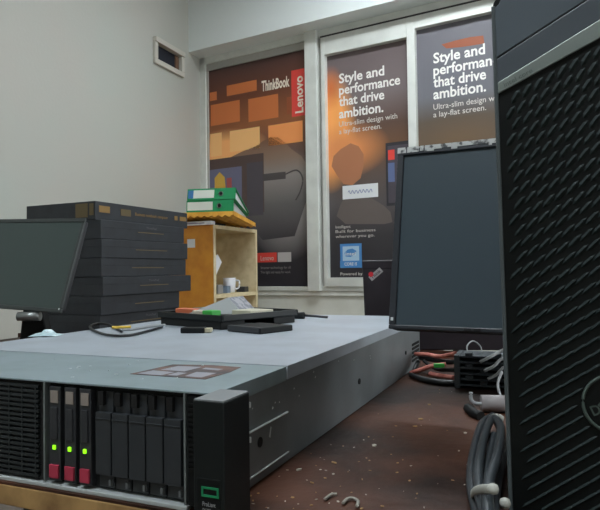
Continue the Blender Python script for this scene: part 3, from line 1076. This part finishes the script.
# ------------------------------------------------------------------ big monitor right of centre
bl = at(388.5, 328.5, .745)
mon = thing('monitor', 'large dark monitor with a dusty peeling top edge standing behind the server', 'monitor')
frame_xf(mon, bl, (.888, -.4598, -.0083), (.0962, .1679, .9811))
Hm = .2355
MW = .345
D0 = -.03
MB().box(0, MW, 0, Hm - .004, D0, -.006).build('housing', blackm, mon, .003)
c = MB()
bz = .0085
c.box(0, MW, 0, bz * .6, -.006, .001).box(0, MW, Hm - bz, Hm, -.006, .001).box(0, bz, bz * .6, Hm - bz, -.006, .001).box(MW - bz, MW, bz * .6, Hm - bz, -.006, .001)
c.build('bezel', mat('charcoal_bezel', (44, 48, 54), .4), mon, .001)
MB().box(bz, MW - bz, bz * .6, Hm - bz, -.006, -.002).build('screen', mat('glossy_dark_screen', (62, 75, 83), .3, spec=.6), mon)  # screen base colour raised to stand in for its reflection
c = MB()
x = .0
random.seed(5)
while x < MW - .004:
    wd = random.uniform(.004, .016)
    hgt = random.uniform(.003, .0065)
    x2 = min(x + wd, MW)
    c.box(x, x2 + .0002, Hm - hgt, Hm + .002, -.004, .0016)
    x = x2 + (random.uniform(.0, .002) if x < .06 else 0)
c.build('peeling_dust_strip', mat('pale_dust_strip', (196, 198, 196), .8, noise=(140, (90, 92, 92), .5, .62)), mon)
MB().box(.0028, .0058, .010, .014, .0005, .002).build('power_light', mat('white_light', (220, 226, 226), .4, emit=((230, 240, 240), .5)), mon)
c = MB()
for xx in (.093, .104):
    c.box(xx, xx + .008, .0008, .0038, .0008, .002)
c.build('button', hole_m, mon)
mi_ = mon.matrix_world.inverted()
ctr = mon.matrix_world @ Vector((.23, .05, D0))
bk = mon.matrix_world.to_3x3() @ Vector((0, 0, -1))
bk.z = 0
bk.normalize()
bp = ctr + bk * .045
bp.z = TABLE
c = MB().prism([mi_ @ (ctr + v_) for v_ in (Vector((-.03, -.008, -.09 + .03)), Vector((.03, -.012, -.06)), Vector((.03, -.012, .06)), Vector((-.03, -.008, .06)))], mi_.to_3x3() @ (bk * .03))
c.cyl(mi_ @ (bp + Vector((0, 0, .008))), mi_ @ (bp + Vector((0, 0, .16))), .018, 16)
c.build('neck', blackm, mon, .002)
MB().cyl(mi_ @ (bp + Vector((.01, .01, .0003))), mi_ @ (bp + Vector((.01, .01, .010))), .07, 28).build('base', blackm, mon, .002)

# black laptop box behind with the slanted logo
kp = onz(366.5, 350, TABLE)
KY = R(8)
kb = thing('laptop_box', 'black box with a slanted silver and red logo standing behind the monitor', 'box', kp, -KY)
KH = at(364, 261, kp.y).z - TABLE
plum = mat('plum_black_card', (40, 33, 40), .5, noise=(25, (34, 28, 34), .4, .6))
c = MB().prism([(-.001, 0, 0), (.345, 0, 0), (.345, 0, KH), (-.006, 0, KH)], (0, .065, 0))
c.build('box_body', plum, kb, .003)
MB().box(-.0066, .3456, -.0006, .0656, KH - .018, KH + .001).build('box_lid', plum, kb, .002)
lx = .0145
lz = KH - .056
ux = Vector((math.cos(R(40)), 0, math.sin(R(40))))
uz = Vector((-math.sin(R(40)), 0, math.cos(R(40))))
c = MB()
o0 = Vector((lx, -.0012, lz + .012))
c.prism([o0, o0 + ux * .032, o0 + ux * .032 + uz * .012, o0 + uz * .012], (0, .001, 0))
c.build('silver_plate', mat('silver_sticker', (176, 172, 172), .4, .2), kb)
c = MB()
c.text('Think', o0 + ux * .003 + uz * .0025 + Vector((0, -.0004, 0)), ux, uz, .026, .0075, .01)
c.build('lettering', pdark, kb, fix=False)
c = MB().cyl(o0 + ux * .008 + uz * .0125 + Vector((0, -.001, 0)), o0 + ux * .008 + uz * .0125 + Vector((0, .001, 0)), .0055, 14)
c.build('red_dot', mat('logo_red', (214, 48, 60), .4), kb)

# ------------------------------------------------------------------ clutter right of the server
psu = thing('finned_heat_sink', 'black box with horizontal slatted fins on the desk below the monitor', 'heat sink', onz(454.5, 388, TABLE), R(-22))
L_, Dp, Hp = .115, .06, .048
MB().box(0, .008, 0, Dp, 0, Hp).build('end_plate', mat('grey_black_metal', (66, 72, 76), .45, .3), psu, .001)
MB().box(.008, L_, .012, Dp - .004, .002, Hp - .006).build('core', blackm, psu)
for i in range(6):
    z = .0035 + i * .0082
    c = MB()
    c.box(.008, L_, .0, Dp, z, z + .0030)
    for k in range(5):
        if (i + k) % 2:
            c.box(.016 + k * .02, .026 + k * .02, .001, .012, z + .003, z + .0072)
    c.build('fin', mat('fin_metal', (70, 78, 84), .42, .3), psu, .0005)
# ribbon cables
pink = mat('salmon_ribbon', (204, 128, 112), .55, noise=(60, (176, 96, 84), .4, .6))


def pat(pxs):
    return [at(x, y, Y) for x, y, Y in pxs]


for (lab, pts, wd) in (('salmon ribbon cable running from the server rear, the uppermost of three', [(416, 354, 1.03), (428, 354.5, 1.0), (440, 356.5, .965), (456, 353.5, .93)], .0075),
                       ('broad salmon ribbon cable with its end lifted beside the server corner', [(411, 373, .97), (420, 370, .96), (432, 366, .95), (446, 364, .945)], .0085),
                       ('short salmon ribbon cable running into the black finned box', [(430, 373.5, .945), (442, 376, .93), (455, 377.5, .91)], .0085)):
    o = MB().tube(pat(pts), .004, n=8, flat=(wd * .7, .0035)).build('ribbon_cable', pink)
    tag(o, lab, 'cable', 'salmon ribbon cables')
o = MB().box(-.008, .008, -.004, .004, -.003, .003).build('cable_connector', mat('green_plastic', (62, 180, 74), .5), None, .001)
o.location = at(439, 365.5, .935)
tag(o, 'tiny green connector on the broad salmon ribbon cable', 'connector')
for (lab, pts, r) in (('black cable looping on the desk behind the server corner', [(418, 362, 1.02), (414, 374, .97), (424, 381, .93), (440, 384, .905), (456, 384.5, .895)], .004),
                      ('black cable lying across under the salmon ribbons', [(420, 358, 1.03), (434, 360, .99), (446, 362, .96), (456, 362, .94)], .004),
                      ('thicker black cable nearest the desk front below the ribbons', [(411, 377, .965), (422, 384, .925), (438, 387, .90), (455, 387.5, .89)], .0045),
                      ('thin black cable above the middle salmon ribbon', [(424, 361, 1.0), (436, 369, .96), (448, 370, .94), (457, 370, .92)], .003)):
    pp_ = pat(pts)
    for p in pp_:
        p.z = max(p.z, TABLE + r)
    o = MB().tube(pp_, r).build('power_cable', cab_blk)
    tag(o, lab, 'cable', 'black cables behind the server')
wirem = mat('pale_wire', (172, 176, 178), .45)
for (lab, pts, r) in (('thin grey wire loop rising above the finned box', [(468, 354, .88), (467, 346, .89), (473, 341, .9), (480, 346, .9), (482, 353, .89)], .0011),
                      ('pale wire curling over the right end of the finned box', [(480, 362, .83), (490, 357, .83), (499, 352, .84), (506, 349, .84)], .0022),
                      ('second pale wire across the right end of the finned box', [(484, 371, .825), (494, 366, .825), (500, 360, .83), (508, 358, .83)], .0022),
                      ('pale wire at mid height of the finned box', [(488, 379, .82), (496, 375, .82), (503, 368, .82), (509, 366, .82)], .002),
                      ('hanging pale wire dropping to the grey connector', [(502, 372, .815), (498, 382, .80), (499, 392, .775), (503, 400, .75)], .0018)):
    o = MB().tube(pat(pts), r, n=7).build('thin_wire', wirem)
    tag(o, lab, 'wire', 'pale wires around the finned box')
gc = thing('cable_joint', 'pale grey cylindrical cable connector on the desk beside the tower', 'connector', onz(482, 413, TABLE), R(-8))
MB().cyl((0, .006, .0105), (.034, .006, .0105), .010, 18).build('sleeve', mat('pale_grey_plastic', (160, 154, 154), .5), gc)
MB().tube([(0.001, .004, .010), (-.008, .004, .011), (-.012, .004, .016), (-.012, .004, .024)], .0022, n=8).build('wire_hook', wirem, gc)
MB().tube([(0.03, .006, .010), (.045, .01, .010), (.055, .03, .006)], .004, n=8).build('cable_tail', cab_blk, gc)
o = MB().tube([onz(468, 408, TABLE + .004), onz(474, 413, TABLE + .005), onz(481, 416.5, TABLE + .004)], .006).build('black_plug', blackm)
tag(o, 'small black plug lying left of the pale grey connector', 'plug')

# bundle of black cables tied with white ties
bnd = thing('cable_bundle', 'looped bundle of thick black cable with white ties beside the tower', 'cable bundle', onz(490, 470, TABLE))
bmi = Matrix.Translation(-onz(490, 470, TABLE))
slate = mat('slate_cable', (52, 58, 62), .4)
strands = [
    [(493, 416, .018), (482, 424, .012), (474, 450, .010), (471, 480, .009), (477, 512, .008), (486, 540, .008)],
    [(493, 416, .016), (487, 428, .020), (481, 450, .020), (478, 478, .019), (483, 510, .018), (492, 540, .016)],
    [(494, 417, .014), (500, 430, .010), (503, 455, .010), (497, 482, .011), (494, 512, .010), (500, 540, .010)],
    [(495, 418, .020), (501, 428, .023), (497, 456, .024), (489, 482, .026), (488, 512, .024), (494, 540, .02)],
    [(490, 440, .012), (494, 436, .014), (489, 455, .012), (484, 484, .012), (483, 520, .01), (490, 545, .01)],
]
for s_ in strands:
    c = MB().tube([bmi @ onz(x, y, TABLE + z) for x, y, z in s_], .0039, n=10)
    c.build('cable_strand', slate, bnd)


def tie(pxs, r=.0032):
    c = MB().tube([bmi @ onz(x, y, TABLE + z) for x, y, z in pxs], r, n=8, flat=(.0012, .0030))
    return c.build('white_tie', mat('white_tie', (182, 183, 174), .5), bnd)


tie([(474, 500, .004), (472, 494, .014), (478, 490, .026), (487, 489, .033), (494, 489, .034)])
c = MB()
kc = bmi @ onz(493, 489, TABLE + .036)
c.lathe(kc, [(.001, -.0034), (.003, -.0024), (.0038, 0), (.003, .0024), (.001, .0034)], 12)
c.build('tie_knot', MATS['white_tie'], bnd)
tie([(489, 420, .010), (492, 417.5, .018), (498, 416.5, .022), (503, 419, .018)], .002)
c = MB()
kc = bmi @ onz(505, 503, TABLE + .020)
c.lathe(kc, [(.001, -.0034), (.003, -.0024), (.0038, 0), (.003, .0024), (.001, .0034)], 12)
c.build('tie_knot', MATS['white_tie'], bnd)

# ------------------------------------------------------------------ big tower at right
TY = R(24)
d0 = ray(512, 510)
TYd = .412
tp = Vector((d0.x * TYd - .0008, TYd, TABLE))
tow = thing('computer_tower', 'big black computer tower with slanted silver strip and textured front at right', 'computer', tp, -TY)
tow.rotation_euler = (0, R(-0.65), -TY)
TW, TD = .150, .215
TH_ = at(497, -3, TYd).z - TABLE
tax = Vector((math.cos(TY), -math.sin(TY), 0))
tn = Vector((math.sin(TY), math.cos(TY), 0))


def ont(px, py):
    d = ray(px, py)
    k = tn.dot(Vector((tp.x, tp.y, 0))) / tn.dot(Vector((d.x, d.y, 0)))
    p = Vector((d.x * k, d.y * k, CAM_H + d.z * k))
    return (p - tp).dot(tax), p.z - TABLE


MB().box(.002, TW - .002, .024, TD, .006, TH_ - .003).build('case', mat('case_black_metal', (40, 42, 44), .5, .3), tow, .002)
for xx in (.02, TW - .02):
    for yy in (.04, TD - .03):
        MB().cyl((xx, yy, 0), (xx, yy, .0065), .010, 14).build('foot', blackm, tow)
tplast = mat('tower_plastic', (6, 11, 11), .5, spec=.25)
bez = MB()
rr = .006
outl = [(0, .006), (TW, .006), (TW, TH_), (rr, TH_)] + [(rr - rr * math.sin(k * math.pi / 8), TH_ - rr + rr * math.cos(k * math.pi / 8)) for k in range(1, 5)]
bez.prism([(a, 0, z) for a, z in outl], (0, .024, 0))
# woven raised texture under the strip
aL, zL = ont(498, 96.5)
aR, zR = ont(600, 42)
msl = (zR - zL) / (aR - aL)


def strip_z(a):
    return zL + msl * (a - aL)


def bar(mb, cx, cz, ang, ln, wd, hg, mi):
    ux = Vector((math.cos(ang), 0, math.sin(ang)))
    uz = Vector((-math.sin(ang), 0, math.cos(ang)))
    c0 = Vector((cx, 0, cz))
    e = [c0 - ux * ln / 2, c0 - ux * ln * .25 - uz * wd / 2, c0 + ux * ln * .25 - uz * wd / 2, c0 + ux * ln / 2, c0 + ux * ln * .25 + uz * wd / 2, c0 - ux * ln * .25 + uz * wd / 2]
    r1 = c0 - ux * ln * .25 + Vector((0, -hg, 0))
    r2 = c0 + ux * ln * .25 + Vector((0, -hg, 0))
    for q in ((e[0], e[1], r1), (e[1], e[2], r2, r1), (e[2], e[3], r2), (e[3], e[4], r2), (e[4], e[5], r1, r2), (e[5], e[0], r1)):
        f = mb.bm.faces.new([mb.bm.verts.new(p) for p in q])
        f.material_index = mi


PX, PZ = .0074, .0090
lc = ont(613, 405)
for k in range(-2, 62):
    for j in range(0, 21):
        a = .0055 + (j + .5 * (k % 2)) * PX
        z = strip_z(a) - .008 - k * PZ + .30 * min(1.0, k * PZ / .28) * (a - .035)
        if a > TW - .006 or z < .011 or z > TH_ - .01 or z > strip_z(a) - .006:
            continue
        if a < .006 + .004 * (k > 20):
            continue
        if (a - lc[0]) ** 2 + (z - lc[1]) ** 2 < .0215 ** 2:
            continue
        tt = min(1, max(0, (strip_z(a) - z) / .22))
        ang = R(57) * (1 - tt) + math.atan(msl + .30) * tt
        bar(bez, a, z, ang, .0110 + .0028 * tt, .0040 - .0018 * tt, .0012, 1)
bezo = bez.build('front_bezel', [tplast, mat('texture_rib', (30, 41, 41), .55, spec=.25)], tow)
th_ = (ont(498, 79)[1] - ont(498, 90)[1])
zt_max = TH_ - .0015


def strip_top(a):
    return strip_z(a) + th_ * (1 + .62 * a / .075)


a_u = (zt_max - strip_top(0)) / (strip_top(1) - strip_top(0))
a_l = (zt_max - strip_z(0)) / msl
pts = [(.0015, 0, strip_z(.0015))]
pts += [(TW, 0, strip_z(TW)), (TW, 0, zt_max)] if a_l > TW else [(a_l, 0, zt_max)]
pts += [(a_u, 0, zt_max), (.0015, 0, strip_top(.0015))]
c = MB().prism(pts, (0, -.0016, 0))
stp = c.build('silver_strip', mat('silver_strip', (138, 148, 144), .38, .3), tow, .0005)
c = MB().text('intel core', (.006, -.0018, strip_z(.006) + th_ * .25), Vector((math.cos(math.atan(msl)), 0, math.sin(math.atan(msl)))), Vector((-.3, 0, 1)).normalized(), .020, th_ * .42, .01)
c.build('lettering', mat('strip_print', (104, 112, 110), .5), tow, fix=False)
# smooth grey panel over the strip with a slanted seam
s_l, s_r = ont(498, 61.5), ont(590, 3)
ms2 = (s_r[1] - s_l[1]) / (s_r[0] - s_l[0])


def seam_z(a):
    return s_l[1] + ms2 * (a - s_l[0])


zt_max = TH_ - .0015
ac = s_l[0] + (zt_max - s_l[1]) / ms2
c = MB()
gpan = mat('tower_grey_panel', (88, 98, 106), .4)
c.prism([(.0015, 0, seam_z(.0015) + .001), (ac - .001, 0, zt_max), (rr, 0, zt_max), (.004, 0, zt_max - .004), (.0015, 0, zt_max - rr)], (0, -.0014, 0))
c.build('upper_panel', gpan, tow, .0005)
c = MB().prism([(.0015, 0, strip_top(.0015)), (a_u, 0, zt_max), (ac, 0, zt_max), (.0015, 0, seam_z(.0015))], (0, -.0010, 0))
c.build('drive_cover', mat('tower_grey_cover', (80, 88, 95), .42), tow, .0005)
# slim grey edge
MB().box(-.0012, .0016, -.0010, .020, .008, TH_ - rr).build('edge_trim', mat('edge_trim_grey', (78, 86, 88), .45), tow, .0006)
# round emblem with four letters
c = MB()
rad = .0165
c.tube([(lc[0] + rad * math.cos(k * math.pi / 8), -.0012, lc[1] + rad * 1.08 * math.sin(k * math.pi / 8)) for k in range(16)], .0011, n=8, sub=3, closed=True)
lgm = mat('emblem_grey', (84, 98, 92), .35, .3)
c.build('round_emblem', lgm, tow)
la = R(23)
ux, uz = Vector((math.cos(la), 0, math.sin(la))), Vector((-math.sin(la), 0, math.cos(la)))
c = MB()
c.cyl((lc[0], 0, lc[1]), (lc[0], -.0006, lc[1]), rad - .0002, 28)
c.build('emblem_disc', tplast, tow)
c = MB()
c.text('D', Vector((lc[0], -.0016, lc[1])) - ux * .0128 - uz * .0035, ux, uz, .0054, .0066, .015)
lb = R(52)
c.text('E', Vector((lc[0], -.0016, lc[1])) - ux * .0048 - uz * .0035, Vector((math.cos(lb), 0, math.sin(lb))), Vector((-math.sin(lb), 0, math.cos(lb))), .0050, .0066, .03)
c.text('L', Vector((lc[0], -.0016, lc[1])) + ux * .0024 - uz * .0035, ux, uz, .0044, .0078, .03)
c.text('L', Vector((lc[0], -.0016, lc[1])) + ux * .0076 - uz * .0035, ux, uz, .0044, .0078, .03)
c.build('emblem_lettering', lgm, tow, fix=False)

# ------------------------------------------------------------------ debris on the desk
random.seed(11)
deb = MB()
for i in range(110):
    a, b = random.uniform(.01, .17), random.uniform(.02, .5) ** 1.0
    if random.random() < .55:
        a, b = random.gauss(.05, .035), abs(random.gauss(.06, .08)) + .01
    if a < .006:
        continue
    p = sv(a, b, .0002)
    r = random.uniform(.0005, .0016) if i % 11 else random.uniform(.002, .0032)
    ang = random.uniform(0, 6.28)
    el = random.uniform(.25, .8)
    pts = []
    for k in range(5):
        t_ = ang + k * 1.2566
        v_ = Vector((r * math.cos(k * 1.2566), r * el * math.sin(k * 1.2566), 0))
        v_ = Matrix.Rotation(ang, 3, 'Z') @ v_
        pts.append(p + v_)
    deb.prism(pts, (0, 0, r * .35), 0 if random.random() < .6 else 1)
do = deb.build('debris', [mat('tan_crumb', (170, 138, 92), .8), mat('pale_crumb', (190, 184, 172), .8)])
do['kind'] = 'stuff'
tag(do, 'scattered pale crumbs and chips on the brown desk right of the server', 'debris')
do['kind'] = 'stuff'
for (lab, pts) in (('curled white plastic scrap on the desk near the front edge', [(343, 503), (347, 499), (353, 498), (358, 501), (357, 506)]),
                   ('second white plastic scrap left of the curled one on the desk', [(325, 499), (331, 494.5), (337, 494)])):
    o = MB().tube([onz(x, y, TABLE + .002) for x, y in pts], .0012, n=6, flat=(.0014, .0010)).build('plastic_scrap', mat('scrap_white', (150, 146, 136), .6))
    tag(o, lab, 'scrap', 'white plastic scraps on the desk')

# ------------------------------------------------------------------ assumed ceiling lamps
lamp_m = mat('lamp_diffuser', (255, 255, 255), .5, emit=((240, 249, 255), 50.0))
lamp_f = mat('lamp_frame', (220, 220, 220), .5)
LAMPS = [(-.65, -.3, 'over the front of the desk'), (0.6, 2.6, 'over the window side')]  # unseen lamps, assumed and placed to light the room
for (lx_, ly_, w_) in LAMPS:
    lp = thing('assumed_ceiling_lamp', 'assumed long white ceiling lamp ' + w_, 'lamp', (lx_, ly_, ROOM_H - .05), R(-20), 'assumed ceiling lamps')
    MB().box(-.65, .65, -.14, .14, .012, .05).build('lamp_frame', lamp_f, lp, .004)
    for yy in (-.14, .13):  # rims added below the lamp to keep its light off the upper walls
        MB().box(-.65, .65, yy, yy + .01, -.035, .012).build('side_baffle', lamp_f, lp)
    for xx in (-.65, .64):
        MB().box(xx, xx + .01, -.13, .13, -.035, .012).build('end_baffle', lamp_f, lp)
    MB().box(-.62, .62, -.11, .11, .0, .012).build('diffuser', lamp_m, lp, .003)

world = bpy.data.worlds.new('world')
scn.world = world
world.use_nodes = True
world.node_tree.nodes['Background'].inputs[0].default_value = (.5, .55, .6, 1)
world.node_tree.nodes['Background'].inputs[1].default_value = .3
vs = scn.view_settings
vs.view_transform = 'Standard'
vs.look = 'None'
vs.gamma = 1.0
vs.use_curve_mapping = False
vs.exposure = 0.14
